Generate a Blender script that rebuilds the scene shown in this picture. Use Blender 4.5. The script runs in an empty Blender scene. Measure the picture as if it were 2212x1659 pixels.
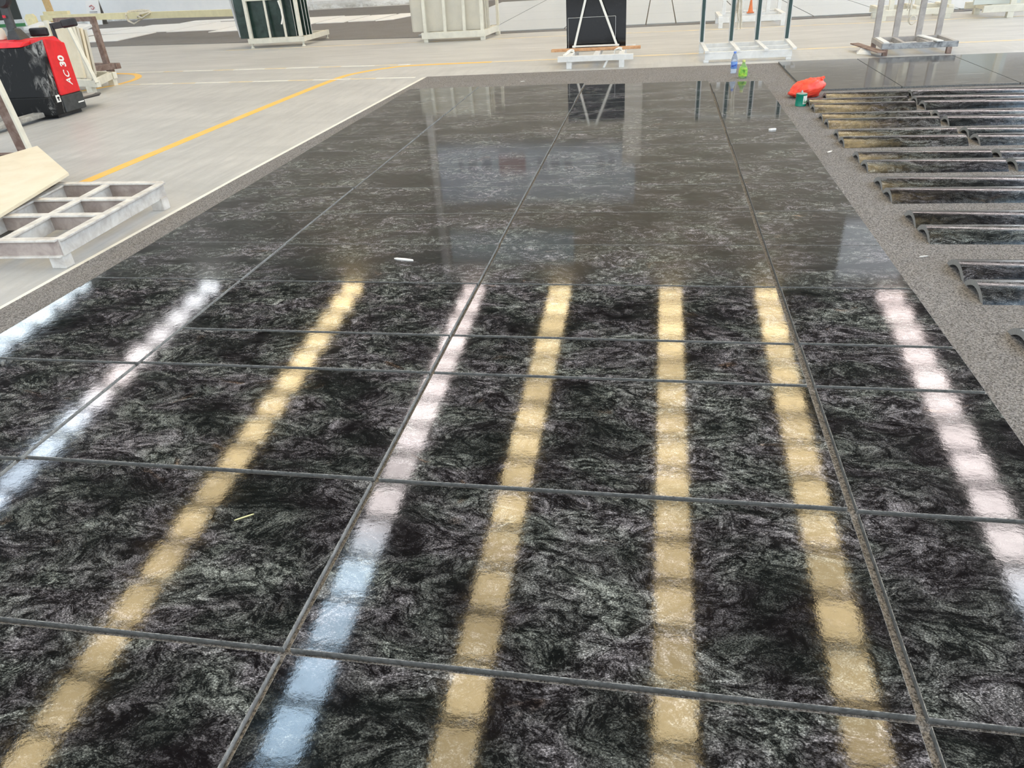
import bpy, math, random
from mathutils import Vector, Matrix
random.seed(7)
S = bpy.context.scene
COL = S.collection
# ------------------------------------------------------------------ camera
yaw, pitch, roll, FPX = -0.207473418, 0.532527356, -0.0690970695, 1588.44
cyw, syw, cp, sp, cr, sr = math.cos(yaw), math.sin(yaw), math.cos(pitch), math.sin(pitch), math.cos(roll), math.sin(roll)
fw = Vector((syw*cp, cyw*cp, -sp)); rt = Vector((cyw, -syw, 0)); up = rt.cross(fw)
rt, up = cr*rt + sr*up, -sr*rt + cr*up
cam = bpy.data.cameras.new('camera'); camo = bpy.data.objects.new('camera', cam); COL.objects.link(camo)
cam.sensor_width = 36.0; cam.lens = FPX/2212*36.0; cam.clip_end = 300; cam.clip_start = .02
M3 = Matrix((rt, up, -fw)).transposed()
camo.matrix_world = Matrix.Translation((0, 0, 1.53)) @ M3.to_4x4()
S.camera = camo
# ------------------------------------------------------------------ world, exposure
w = bpy.data.worlds.new('world'); S.world = w; w.use_nodes = True
bg = w.node_tree.nodes['Background']; bg.inputs[0].default_value = (.86, .93, 1.0, 1); bg.inputs[1].default_value = 1.35
S.view_settings.view_transform = 'Standard'; S.view_settings.look = 'None'
S.view_settings.gamma = 1; S.view_settings.use_curve_mapping = False
S.view_settings.exposure = 0.55
SKY = 10.5          # radiance of the roof's translucent daylight panels

# ------------------------------------------------------------------ materials
def newmat(name):
    m = bpy.data.materials.new(name); m.use_nodes = True
    nt = m.node_tree; b = nt.nodes['Principled BSDF']
    return m, nt, b
def N(nt, t, **k):
    n = nt.nodes.new(t)
    for a, v in k.items():
        if a.startswith('i_'):
            n.inputs[a[2:].replace('_', ' ')].default_value = v
        else: setattr(n, a, v)
    return n
def ramp(nt, stops, src=None):
    n = nt.nodes.new('ShaderNodeValToRGB'); cr_ = n.color_ramp
    while len(cr_.elements) < len(stops): cr_.elements.new(.5)
    for e, (p, c) in zip(cr_.elements, stops):
        e.position = p; e.color = (c, c, c, 1) if isinstance(c, (int, float)) else (*c, 1)
    if src is not None: nt.links.new(src, n.inputs[0])
    return n
def mix(nt, f, a, b, blend='MIX'):
    n = nt.nodes.new('ShaderNodeMix'); n.data_type = 'RGBA'; n.blend_type = blend
    for i, v in ((0, f), (6, a), (7, b)):
        if hasattr(v, 'is_output'): nt.links.new(v, n.inputs[i])
        elif i: n.inputs[i].default_value = (*v, 1)
        else: n.inputs[0].default_value = v
    return n.outputs[2]
def mth(nt, op, a, b=None):
    n = nt.nodes.new('ShaderNodeMath'); n.operation = op
    for i, v in ((0, a), (1, b)):
        if v is None: continue
        if hasattr(v, 'is_output'): nt.links.new(v, n.inputs[i])
        else: n.inputs[i].default_value = v
    return n.outputs[0]
def vmul(nt, a, v):
    n = nt.nodes.new('ShaderNodeVectorMath'); n.operation = 'MULTIPLY'
    nt.links.new(a, n.inputs[0]); n.inputs[1].default_value = v
    return n.outputs[0]
def vadd(nt, a, b):
    n = nt.nodes.new('ShaderNodeVectorMath'); n.operation = 'ADD'
    nt.links.new(a, n.inputs[0]); nt.links.new(b, n.inputs[1])
    return n.outputs[0]
def noise(nt, vec, scale, detail=2, rough=.5, dist=0):
    n = N(nt, 'ShaderNodeTexNoise'); n.inputs['Scale'].default_value = scale
    n.inputs['Detail'].default_value = detail; n.inputs['Roughness'].default_value = rough
    n.inputs['Distortion'].default_value = dist
    nt.links.new(vec, n.inputs['Vector'])
    return n
def bump(nt, b, h, strength, dist):
    n = N(nt, 'ShaderNodeBump'); n.inputs['Strength'].default_value = strength; n.inputs['Distance'].default_value = dist
    nt.links.new(h, n.inputs['Height']); nt.links.new(n.outputs[0], b.inputs['Normal'])
def objco(nt):
    tc = N(nt, 'ShaderNodeTexCoord'); oi = N(nt, 'ShaderNodeObjectInfo')
    mm = nt.nodes.new('ShaderNodeVectorMath'); mm.operation = 'SCALE'
    cmb = N(nt, 'ShaderNodeCombineXYZ')
    for i, k in enumerate((61., 37., 23.)): nt.links.new(mth(nt, 'MULTIPLY', oi.outputs['Random'], k), cmb.inputs[i])
    return vadd(nt, tc.outputs['Object'], cmb.outputs[0])

def granite(name, stretch=(1, 1.6, 1), gain=1.0, rough=.045, bstr=.022):
    m, nt, b = newmat(name); L = nt.links
    co = objco(nt)
    wn = noise(nt, vmul(nt, co, (1, 1.6, 1)), 2.6, 2, .55)
    wv = nt.nodes.new('ShaderNodeVectorMath'); wv.operation = 'MULTIPLY_ADD'
    L.new(wn.outputs['Color'], wv.inputs[0]); wv.inputs[1].default_value = (.26, .22, .2); L.new(co, wv.inputs[2])
    w2 = noise(nt, wv.outputs[0], 10, 3, .6)
    wv2 = nt.nodes.new('ShaderNodeVectorMath'); wv2.operation = 'MULTIPLY_ADD'
    L.new(w2.outputs['Color'], wv2.inputs[0]); wv2.inputs[1].default_value = (.06, .05, .05); L.new(wv.outputs[0], wv2.inputs[2])
    c2 = vmul(nt, wv2.outputs[0], stretch)
    n1 = noise(nt, c2, 19, 7, .74, .4)                  # flowing grey wisps
    n2 = noise(nt, c2, 34, 4, .65, .5)                  # thin ridged veins
    n3 = noise(nt, c2, 10, 4, .62, .6)                  # dark hairline swirls
    sp_ = noise(nt, vmul(nt, co, (1, 1.35, 1)), 210, 3, .75)   # crystal speckle
    mk = noise(nt, c2, 2.4, 2, .5, .6)                   # large dark pools
    wisps = ramp(nt, [(.42, .02), (.54, .36), (.70, 1)], n1.outputs[0]).outputs[0]
    rid = mth(nt, 'ABSOLUTE', mth(nt, 'SUBTRACT', n2.outputs[0], .5))
    vein = ramp(nt, [(0, 1), (.022, .35), (.06, 0)], rid).outputs[0]
    crk = mth(nt, 'ABSOLUTE', mth(nt, 'SUBTRACT', n3.outputs[0], .5))
    crack = ramp(nt, [(0, .06), (.025, .5), (.06, 1)], crk).outputs[0]
    mask = ramp(nt, [(.36, .16), (.62, 1)], mk.outputs[0]).outputs[0]
    spk = ramp(nt, [(.42, .10), (.54, .45), (.62, .85), (.72, 2.0)], sp_.outputs[0]).outputs[0]
    a = mth(nt, 'MULTIPLY', mth(nt, 'MULTIPLY', wisps, mask), mth(nt, 'MULTIPLY', spk, 2.1))
    v = mth(nt, 'MULTIPLY', mth(nt, 'MULTIPLY', vein, spk), mth(nt, 'MULTIPLY', mask, .6))
    tot = mth(nt, 'MINIMUM', mth(nt, 'MULTIPLY', mth(nt, 'ADD', a, v), crack), 1.4)
    tint = noise(nt, c2, 4.2, 1, .5)
    light = mix(nt, ramp(nt, [(.40, 0), (.62, 1)], tint.outputs[0]).outputs[0], (.40*gain, .385*gain, .42*gain), (.40*gain, .43*gain, .41*gain))
    rn = noise(nt, c2, 5.5, 2, .5, .5)
    rust = ramp(nt, [(.68, 0), (.74, .75)], rn.outputs[0]).outputs[0]
    light = mix(nt, rust, light, (.42*gain, .27*gain, .17*gain))
    dark = mix(nt, ramp(nt, [(.35, 0), (.65, 1)], tint.outputs[0]).outputs[0], (.0045, .0035, .004), (.0035, .0045, .0045))
    mx = nt.nodes.new('ShaderNodeMix'); mx.data_type = 'RGBA'; mx.clamp_factor = False
    L.new(tot, mx.inputs[0]); L.new(dark, mx.inputs[6]); L.new(light, mx.inputs[7])
    L.new(mx.outputs[2], b.inputs['Base Color'])
    rr = noise(nt, co, 30, 2)
    L.new(ramp(nt, [(.3, rough*.7), (.7, rough*1.4)], rr.outputs[0]).outputs[0], b.inputs['Roughness'])
    b.inputs['IOR'].default_value = 1.55
    bn = noise(nt, vmul(nt, co, (1, 1.5, 1)), 38, 4, .62)
    bump(nt, b, bn.outputs[0], bstr, .004)
    return m

def plain(name, c, rough=.5, metal=0, var=.0, vscale=12, bstr=0, c2=None, spec=.5):
    m, nt, b = newmat(name)
    b.inputs['Roughness'].default_value = rough; b.inputs['Metallic'].default_value = metal
    b.inputs['Specular IOR Level'].default_value = spec
    tc = N(nt, 'ShaderNodeTexCoord'); n = noise(nt, tc.outputs['Object'], vscale, 5, .65, .4)
    if c2 is None: c2 = tuple(x*(1-var) for x in c)
    f = ramp(nt, [(.38, 0), (.66, 1)], n.outputs[0]).outputs[0]
    nt.links.new(mix(nt, f, c, c2), b.inputs['Base Color'])
    if bstr: bump(nt, b, n.outputs[0], bstr, .01)
    return m
def emit(name, c, s):
    m = bpy.data.materials.new(name); m.use_nodes = True; nt = m.node_tree
    nt.nodes.remove(nt.nodes['Principled BSDF'])
    e = N(nt, 'ShaderNodeEmission'); e.inputs[0].default_value = (*c, 1); e.inputs[1].default_value = s
    nt.links.new(e.outputs[0], nt.nodes['Material Output'].inputs[0])
    return m, nt, e

GR = granite('black_granite')
GRT = granite('black_granite_tile', stretch=(.3, 1.7, 1.7), gain=.85, rough=.15, bstr=.05)
EDGE = plain('sawn_granite_edge', (.19, .20, .20), .75, 0, .5, 60)
EDGE_LIT = plain('dusty_lit_sawn_side', (.46, .465, .45), .8, 0, .0, 30, c2=(.22, .22, .215))  # dusty right-facing sides, colour lightened to stand for light from the right
ARRIS = plain('chipped_pale_arris', (.34, .34, .33), .8, 0, .0, 90, c2=(.05, .05, .05))
ENDG = plain('sawn_tile_end', (.30, .305, .30), .8, 0, .25, 80)

def concrete():
    m, nt, b = newmat('concrete_floor'); L = nt.links
    tc = N(nt, 'ShaderNodeTexCoord'); co = tc.outputs['Object']
    n1 = noise(nt, vmul(nt, co, (.35, 1.0, 1)), 1.3, 6, .62, .6)
    sxy = N(nt, 'ShaderNodeSeparateXYZ'); L.new(co, sxy.inputs[0])
    lane = ramp(nt, [(.44, 0), (.52, 1)], mth(nt, 'DIVIDE', sxy.outputs[1], 25.)).outputs[0]   # wheel marks follow the two lanes
    n2a = noise(nt, vmul(nt, co, (3.4, .45, 1)), 2.4, 6, .7, .4); n2b = noise(nt, vmul(nt, co, (.5, 3.2, 1)), 2.4, 5, .65, .3)
    n2 = type('o', (), {'outputs': [mix(nt, lane, n2a.outputs[0], n2b.outputs[0])]})
    n3 = noise(nt, co, 34, 3, .6)
    a = ramp(nt, [(.3, (.43, .432, .425)), (.5, (.505, .505, .495)), (.72, (.58, .575, .56))], n1.outputs[0]).outputs[0]
    a = mix(nt, ramp(nt, [(.42, 0), (.66, .5)], n2.outputs[0]).outputs[0], a, (.33, .335, .335))
    a = mix(nt, ramp(nt, [(.45, 0), (.7, .12)], n3.outputs[0]).outputs[0], a, (.30, .30, .29))
    L.new(a, b.inputs['Base Color'])
    b.inputs['Roughness'].default_value = .42; b.inputs['Specular IOR Level'].default_value = .35
    bump(nt, b, n3.outputs[0], .12, .003)
    return m
CONC = concrete()
def carpet(name, ca, cb, sc=330):
    m, nt, b = newmat(name); L = nt.links
    tc = N(nt, 'ShaderNodeTexCoord'); co = tc.outputs['Object']
    n = noise(nt, co, sc*.42, 3, .8); v = N(nt, 'ShaderNodeTexVoronoi'); v.inputs['Scale'].default_value = sc*.5
    L.new(co, v.inputs['Vector'])
    f = ramp(nt, [(.36, 0), (.62, 1)], n.outputs[0]).outputs[0]
    big = noise(nt, co, 1.4, 4, .6)
    c = mix(nt, f, ca, cb)
    c = mix(nt, ramp(nt, [(.42, 0), (.7, .28)], big.outputs[0]).outputs[0], c, (.19, .175, .16))
    L.new(c, b.inputs['Base Color']); b.inputs['Roughness'].default_value = 1; b.inputs['Specular IOR Level'].default_value = .1
    h = mth(nt, 'ADD', v.outputs['Distance'], n.outputs[0])
    bump(nt, b, h, .9, .006)
    return m
CARP = carpet('grey_carpet', (.055, .052, .051), (.42, .403, .396))
CARPD = carpet('dark_carpet', (.18, .178, .18), (.30, .295, .295))
WHITEL = plain('white_line_paint', (.80, .79, .73), .6, 0, .12, 9)
YELL = plain('yellow_line_paint', (.86, .50, .07), .55, 0, .25, 7, c2=(.80, .52, .16))
YELLF = plain('faded_yellow_paint', (.74, .60, .36), .6, 0, .0, 5, c2=(.60, .57, .5))
CREAM = plain('cream_painted_steel', (.74, .72, .62), .5, 0, .14, 7)
WHST = plain('white_painted_steel', (.76, .77, .76), .45, 0, .14, 7)
DUSTY = plain('dusty_white_steel', (.70, .69, .66), .75, 0, .0, 9, c2=(.50, .47, .44), bstr=.1)
RUSTY = plain('rusty_brown_steel', (.17, .11, .09), .8, 0, .0, 10, c2=(.31, .24, .21), bstr=.1)
GREYST = plain('grey_weathered_steel', (.44, .42, .40), .6, 0, .0, 9, c2=(.33, .31, .30))
GREYDK = plain('stained_grey_steel', (.36, .38, .40), .55, 0, .0, 14, c2=(.13, .14, .15))
GREENR = plain('dark_green_rubber', (.035, .075, .075), .6, 0, .2, 8)
BEIGE = plain('beige_marble', (.83, .75, .58), .35, 0, .0, 5, c2=(.76, .67, .49))
CREAMS = plain('cream_limestone', (.62, .59, .50), .4, 0, .0, 2.5, c2=(.55, .53, .46))
GREENS = plain('dark_green_marble', (.006, .022, .017), .3, 0, .0, 4, c2=(.03, .06, .05))
PALEE = plain('pale_slab_edge', (.62, .63, .63), .6, 0, .1, 9)
BLACKS = plain('polished_black_granite', (.006, .006, .007), .1, 0, .0, 40, c2=(.014, .014, .015))
WMARB = plain('white_marble', (.92, .92, .89), .3, 0, .05, 1.5)
TIMB = plain('raw_timber', (.62, .37, .20), .7, 0, .0, 14, c2=(.45, .22, .10))
TIMBY = plain('yellow_timber', (.60, .42, .20), .6, 0, .2, 6)
BEAMY = plain('pale_yellow_painted_steel', (.77, .70, .44), .5, 0, .1, 5)
RED = plain('red_paint', (.78, .012, .018), .35, 0, .25, 6)
BLKP = plain('black_plastic', (.012, .012, .014), .4, 0, .0, 9, c2=(.03, .03, .033))
CHAR = plain('charcoal_paint', (.03, .034, .036), .45, 0, .0, 9, c2=(.055, .06, .062))
WPAINT = plain('white_marking', (.85, .85, .83), .5)
ROPE = plain('cream_webbing', (.70, .65, .54), .9, 0, .25, 20)
STRAP = plain('white_webbing', (.85, .84, .78), .8, 0, .08, 20)
ORNG = plain('orange_plastic', (.72, .20, .06), .5, 0, .2, 12)
def grimy(name, lo, amt):
    m, nt, b = newmat(name); L = nt.links
    tc = N(nt, 'ShaderNodeTexCoord'); co = tc.outputs['Object']
    n1 = noise(nt, vmul(nt, co, (3, 3, 1.1)), 4.5, 7, .75, 1.0); n2 = noise(nt, co, 26, 4, .7); n3 = noise(nt, co, 2.6, 2)
    f = mth(nt, 'MULTIPLY', ramp(nt, [(lo, 0), (lo+.14, 1)], n1.outputs[0]).outputs[0], ramp(nt, [(.42, .0), (.60, 1)], n3.outputs[0]).outputs[0])
    f = mth(nt, 'ADD', mth(nt, 'MULTIPLY', f, amt), ramp(nt, [(.68, 0), (.74, .5)], n2.outputs[0]).outputs[0])
    L.new(mix(nt, mth(nt, 'MINIMUM', f, 1.), (.007, .008, .009), (.40, .40, .39)), b.inputs['Base Color'])
    L.new(ramp(nt, [(0, .5), (1, .85)], f).outputs[0], b.inputs['Roughness']); b.inputs['Specular IOR Level'].default_value = .25
    return m
GRIMY = grimy('dust_streaked_black_paint', .54, .55); GRIMW = grimy('heavily_dusted_black_paint', .44, 1.0)
def teal_polished():
    m, nt, b = newmat('pale_grey_polished_stone')
    tc = N(nt, 'ShaderNodeTexCoord'); n = noise(nt, vmul(nt, tc.outputs['Object'], (.4, 2, 1)), 2, 5, .6, .6)
    nt.links.new(ramp(nt, [(.35, (.30, .32, .32)), (.7, (.42, .44, .43))], n.outputs[0]).outputs[0], b.inputs['Base Color'])
    b.inputs['Roughness'].default_value = .07; b.inputs['IOR'].default_value = 1.6
    return m
TEALP = teal_polished()
def greyflat():
    m, nt, b = newmat('dark_grey_polished_stone'); co = objco(nt)
    n = noise(nt, vmul(nt, co, (.45, 2.4, 1)), 8, 7, .74, .8)
    nt.links.new(ramp(nt, [(.34, (.012, .012, .012)), (.55, (.06, .057, .053)), (.74, (.26, .25, .24))], n.outputs[0]).outputs[0], b.inputs['Base Color'])
    b.inputs['Roughness'].default_value = .09; b.inputs['IOR'].default_value = 1.48
    return m
GREYF = greyflat()
def clear(name, c, rough=.05):
    m, nt, b = newmat(name)
    b.inputs['Base Color'].default_value = (*c, 1); b.inputs['Roughness'].default_value = rough
    b.inputs['Transmission Weight'].default_value = .8; b.inputs['IOR'].default_value = 1.3
    return m
PETB = clear('clear_blue_plastic', (.72, .82, .96)); PETG = clear('clear_green_plastic', (.55, .86, .40))
LABB = plain('blue_label', (.16, .32, .72), .4, 0, .15, 60); INK = plain('dark_blue_ink', (.02, .04, .42), .5)
CAPB = plain('blue_cap', (.12, .25, .75), .4); CAPG = plain('yellow_green_cap', (.72, .80, .30), .4)
LABG = plain('green_label', (.12, .52, .06), .4, 0, 0, 30, c2=(.62, .76, .10)); LEAFD = plain('dark_green_print', (.02, .16, .04), .5)
TING = plain('teal_green_tin', (.0, .235, .155), .35, 0, .15, 40); LABW = plain('white_label', (.80, .83, .76), .5, 0, .3, 70)
TINM = plain('dull_tin_metal', (.42, .45, .43), .4, .6, .2, 50); RBAG = plain('red_plastic_film', (.95, .10, .05), .3, 0, .0, 14, c2=(.90, .055, .035))
PINKM = plain('dark_red_print', (.62, .02, .04), .5)

# ------------------------------------------------------------------ builders
class MB:
    def __init__(s): s.v = []; s.f = []; s.m = []
    def add(s, vs, fs, mi=0):
        o = len(s.v); s.v += [tuple(v) for v in vs]; s.f += [[i+o for i in f] for f in fs]; s.m += [mi]*len(fs); return s
    def hexa(s, p, mi=0):     # p: 4 bottom (ccw from above) + 4 top
        return s.add(p, [(3,2,1,0),(4,5,6,7),(0,1,5,4),(1,2,6,5),(2,3,7,6),(3,0,4,7)], mi)
    def box(s, x0, x1, y0, y1, z0, z1, mi=0):
        return s.hexa([(x0,y0,z0),(x1,y0,z0),(x1,y1,z0),(x0,y1,z0),(x0,y0,z1),(x1,y0,z1),(x1,y1,z1),(x0,y1,z1)], mi)
    def bar(s, a, b, w, h, upv=(0,0,1), mi=0):
        a, b = Vector(a), Vector(b); d = (b-a).normalized(); u = Vector(upv)
        if abs(d.dot(u)) > .98: u = Vector((0,1,0))
        sd = d.cross(u).normalized(); u = sd.cross(d)
        q = [sd*x*w/2+u*y*h/2 for x, y in ((-1,-1),(1,-1),(1,1),(-1,1))]
        return s.add([a+k for k in q]+[b+k for k in q], [(0,1,2,3),(7,6,5,4),(0,4,5,1),(1,5,6,2),(2,6,7,3),(3,7,4,0)], mi)
    def prism(s, poly, z0, z1, mi=0):   # poly xy ccw; z1 may be a list
        n = len(poly); zt = z1 if isinstance(z1, (list, tuple)) else [z1]*n
        zb = z0 if isinstance(z0, (list, tuple)) else [z0]*n
        return s.add([(x,y,z) for (x,y),z in zip(poly,zb)]+[(x,y,z) for (x,y),z in zip(poly,zt)],
              [list(range(n))[::-1], [n+i for i in range(n)]]+[(i,(i+1)%n,n+(i+1)%n,n+i) for i in range(n)], mi)
    def lathe(s, prof, c=(0,0,0), n=24, mi=0, sq=0):
        k = len(prof); vs = []
        for i in range(n):
            a = 2*math.pi*i/n
            for r, z in prof: vs.append((c[0]+r*math.cos(a), c[1]+r*math.sin(a), c[2]+z))
        fs = [(i*k+j, ((i+1)%n)*k+j, ((i+1)%n)*k+j+1, i*k+j+1) for i in range(n) for j in range(k-1)]
        s.add(vs, fs, mi); o = len(s.v)-n*k
        s.f.append([o+i*k for i in range(n)][::-1]); s.m.append(mi); s.f.append([o+i*k+k-1 for i in range(n)]); s.m.append(mi)
        return s
    def tube(s, pts, r, n=8, mi=0, flat=1.0):
        P = [Vector(p) for p in pts]; vs = []; u = None
        for i, p in enumerate(P):
            d = (P[min(i+1,len(P)-1)]-P[max(i-1,0)]).normalized()
            if u is None: u = d.orthogonal().normalized()
            u = (u-d*u.dot(d)).normalized(); q = d.cross(u)
            for j in range(n):
                a = 2*math.pi*j/n; vs.append(p+u*r*math.cos(a)+q*r*flat*math.sin(a))
        m = len(P); fs = [(i*n+j, i*n+(j+1)%n, (i+1)*n+(j+1)%n, (i+1)*n+j) for i in range(m-1) for j in range(n)]
        fs += [list(range(n))[::-1], [(m-1)*n+j for j in range(n)]]
        return s.add(vs, fs, mi)
    def mesh(s, name, mats, smooth=False):
        me = bpy.data.meshes.new(name); me.from_pydata(s.v, [], s.f)
        for m in (mats if isinstance(mats, (list, tuple)) else [mats]): me.materials.append(m)
        me.polygons.foreach_set('material_index', s.m)
        if smooth: me.polygons.foreach_set('use_smooth', [True]*len(s.f))
        me.update(); return me
    def build(s, name, mats, parent=None, smooth=False, bevel=0, loc=None, bmat=-1):
        o = bpy.data.objects.new(name, s.mesh(name, mats, smooth)); COL.objects.link(o)
        if parent: o.parent = parent
        if loc: o.location = loc
        if bevel:
            b = o.modifiers.new('bevel', 'BEVEL'); b.width = bevel; b.segments = 2; b.limit_method = 'ANGLE'; b.angle_limit = .6; b.material = bmat
        if smooth: 
            try: o.data.set_sharp_from_angle(angle=.7)
            except Exception: pass
        return o
def tag(o, label, cat, group=None):
    o['label'] = label; o['category'] = cat; o['kind'] = 'thing'
    if group: o['group'] = group
    return o
def thing(name, label, cat, loc=(0,0,0), rz=0, group=None):
    o = bpy.data.objects.new(name, None); COL.objects.link(o); o.empty_display_size = .1
    o.location = loc; o.rotation_euler = (0,0,rz)
    return tag(o, label, cat, group)
def struct(name, mb, m, **k):
    o = mb.build(name, m, **k); o['kind'] = 'structure'; return o
def text(name, body, size, m, parent, mat4, depth=.0015, shear=0, sx=1, bold=.012):
    c = bpy.data.curves.new(name, 'FONT'); c.body = body; c.size = size; c.extrude = depth; c.shear = shear
    c.align_x = 'CENTER'; c.align_y = 'CENTER'; c.offset = size*bold
    t = bpy.data.objects.new(name, c); COL.objects.link(t)
    bpy.context.view_layer.update()
    me = bpy.data.meshes.new_from_object(t.evaluated_get(bpy.context.evaluated_depsgraph_get()))
    bpy.data.objects.remove(t)
    me.transform(mat4 @ Matrix.Diagonal((sx,1,1,1))); me.materials.clear(); me.materials.append(m)
    o = bpy.data.objects.new(name, me); COL.objects.link(o); o.parent = parent
    return o

# ------------------------------------------------------------------ the hall
XL, XR, YB, YF = -36.0, 22.0, -9.0, 30.0
def roofz(y): return 11.43 + (YF-y)*.095
struct('floor', MB().box(XL, XR+14, YB-8, YF, -.2, 0), CONC)
def ribbed(name, ca, cb, axis, freq):
    m, nt, b = newmat(name); tc = N(nt, 'ShaderNodeTexCoord')
    sx = N(nt, 'ShaderNodeSeparateXYZ'); nt.links.new(tc.outputs['Object'], sx.inputs[0])
    n = noise(nt, tc.outputs['Object'], .8, 5, .6)
    nt.links.new(mix(nt, ramp(nt, [(.4, 0), (.7, 1)], n.outputs[0]).outputs[0], ca, cb), b.inputs['Base Color'])
    b.inputs['Roughness'].default_value = .7
    s_ = mth(nt, 'SINE', mth(nt, 'MULTIPLY', sx.outputs[axis], freq))
    bump(nt, b, s_, .6, .03)
    return m
WALLUP = ribbed('grey_beige_wall_cladding', (.44, .425, .385), (.37, .36, .32), 2, 14)
def lowall():
    m, nt, b = newmat('white_painted_wall'); tc = N(nt, 'ShaderNodeTexCoord'); co = tc.outputs['Object']
    n = noise(nt, co, 1.2, 6, .65); d = noise(nt, vmul(nt, co, (1, 1, 2.2)), 2.6, 6, .75)
    sx = N(nt, 'ShaderNodeSeparateXYZ'); nt.links.new(co, sx.inputs[0])
    low = ramp(nt, [(.02, 1), (.2, 0)], sx.outputs[2]).outputs[0]
    c = mix(nt, ramp(nt, [(.4, 0), (.7, 1)], n.outputs[0]).outputs[0], (.88, .90, .90), (.82, .85, .86))
    c = mix(nt, mth(nt, 'MULTIPLY', low, ramp(nt, [(.4, 0), (.6, .8)], d.outputs[0]).outputs[0]), c, (.3, .29, .25))
    nt.links.new(c, b.inputs['Base Color']); b.inputs['Roughness'].default_value = .8
    return m
struct('wall_far', MB().box(XL, XR+14, YF, YF+.3, 2.6, 12.5), WALLUP)
struct('trim_1', MB().box(XL, XR+14, YF-.03, YF+.3, 0, 2.6), lowall())
struct('wall_left', MB().box(XL-.3, XL, YB, YF, 0, 15.5), WALLUP)
ROOFM = plain('dark_roof_sheet', (.035, .035, .037), .8, 0, .3, 2)
# roof sheet: pieces between the daylight strips
strips = [(-28.1, 1.9, 'b'), (-20.6, .95, 'w'), (-13.35, .93, 'y'), (-7.62, .95, 'p'), (-3.78, .92, 'y'), (.93, .92, 'y'), (4.86, .92, 'y'), (9.62, 1.0, 'p'), (15.2, 2.0, 'w'), (20.0, 2.4, 'w')]  # two rightmost strips, out of view, widened to brighten the right-hand tiles
edges = [XL]
mb = MB()
def sheet(mb, x0, x1, y0, y1, t=.06, off=0):
    za, zb = roofz(y0)+off, roofz(y1)+off
    mb.hexa([(x0,y0,za),(x1,y0,za),(x1,y1,zb),(x0,y1,zb),(x0,y0,za+t),(x1,y0,za+t),(x1,y1,zb+t),(x0,y1,zb+t)])
x = XL
for cx, wd, k in strips:
    sheet(mb, x, cx-wd/2, YB, YF+.2); sheet(mb, cx-wd/2, cx+wd/2, YF-.2, YF+.2); x = cx+wd/2
sheet(mb, x, XR+2, YB, YF+.2)
struct('ceiling', mb, ROOFM)
def skymat(kind):
    col = {'y': [(0, (1, .775, .42)), (1, (1, .775, .42))], 'p': [(0, (.55, .77, 1)), (.26, (.66, .84, 1)), (.36, (1, .90, .89)), (1, (1, .84, .80))],
           'w': [(0, (.62, .78, 1)), (.5, (.75, .87, 1)), (.62, (1, .88, .86)), (1, (.9, .95, 1))], 'b': [(0, (.62, .8, 1)), (1, (.8, .92, 1))]}[kind]
    m, nt, e = emit('daylight_panel_'+kind, (1, 1, 1), SKY)
    tc = N(nt, 'ShaderNodeTexCoord'); sx = N(nt, 'ShaderNodeSeparateXYZ'); nt.links.new(tc.outputs['Object'], sx.inputs[0])
    u = mth(nt, 'DIVIDE', mth(nt, 'SUBTRACT', sx.outputs[1], 8.0), 22.0)
    r = ramp(nt, col, u); nt.links.new(r.outputs[0], e.inputs[0])
    pn = noise(nt, vmul(nt, tc.outputs['Object'], (.3, 1, .1)), .62, 0)
    lv = ramp(nt, [(.35, .72), (.65, 1.12)], pn.outputs[0])
    nt.links.new(mth(nt, 'MULTIPLY', lv.outputs[0], SKY*(.66 if kind == 'y' else .74)), e.inputs[1])
    return m
SKM = {k: skymat(k) for k in 'ypwb'}
for i, (cx, wd, k) in enumerate(strips):
    mb = MB(); sheet(mb, cx-wd/2, cx+wd/2, YB, YF-.2, .02, .03)
    struct('window_%d' % (i+1), mb, SKM[k])
PUR = plain('dark_steel_purlin', (.05, .05, .052), .6)
y = YF-1.4; n = 1
while y > YB+.5:
    mb = MB(); z = roofz(y)
    mb.bar((XL, y, z-.09), (XR, y, z-.09), .08, .17); mb.bar((XL, y, z-.175), (XR, y, z-.175), .17, .02)
    struct('trim_%d' % (n+1), mb, PUR); n += 1; y -= 1.45
# far-wall pieces seen mirrored in the polished stone, plus one added glowing panel
def wallpanel(name, x0, x1, z0, z1, m, y=YF-.06):
    return struct(name, MB().box(x0, x1, y, YF+.01, z0, z1), m)
wallpanel('window_11', 7.55, 9.95, 8.45, 10.9, emit('pale_window_or_glow_panel', (.9, .95, 1), .85)[0])
wallpanel('trim_%d' % (n+1), -9.05, -8.78, 2.6, 11.3, plain('pale_wall_post', (.62, .62, .6), .6), YF-.2)
wallpanel('trim_%d' % (n+2), -1.2, -.5, 2.6, 6.1, plain('pale_wall_pier', (.62, .61, .58), .6), YF-.2)
wallpanel('window_12', -8.6, -3.2, 9.0, 10.3, emit('pale_window_or_glow_panel', (.82, .92, .92), .42)[0])
wallpanel('window_13', 13.2, 21.0, 4.6, 9.0, emit('pale_window_or_glow_panel', (.9, .95, 1), 2.6)[0])  # added glowing panel, out of view, brightens the curved tiles' right ends
bn = thing('wall_banner', 'long pale blue banner with red and dark print high on the far wall', 'banner', (0, YF-.1, 0))
MB().box(-8.75, -.7, -.01, .04, 5.35, 7.6).build('sheet', plain('pale_blue_banner', (.55, .62, .72), .6), bn)
DPR = plain('dark_print', (.31, .34, .40), .6)
for x0, x1 in ((-7.9,-7.7),(-7.5,-7.1),(-6.9,-6.5),(-4.6,-4.2),(-4.05,-3.7),(-3.5,-3.2),(-2.2,-1.9),(-1.75,-1.5)):
    MB().box(x0, x1, -.025, -.01, 5.9, 6.25).build('print_block', DPR, bn)
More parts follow.
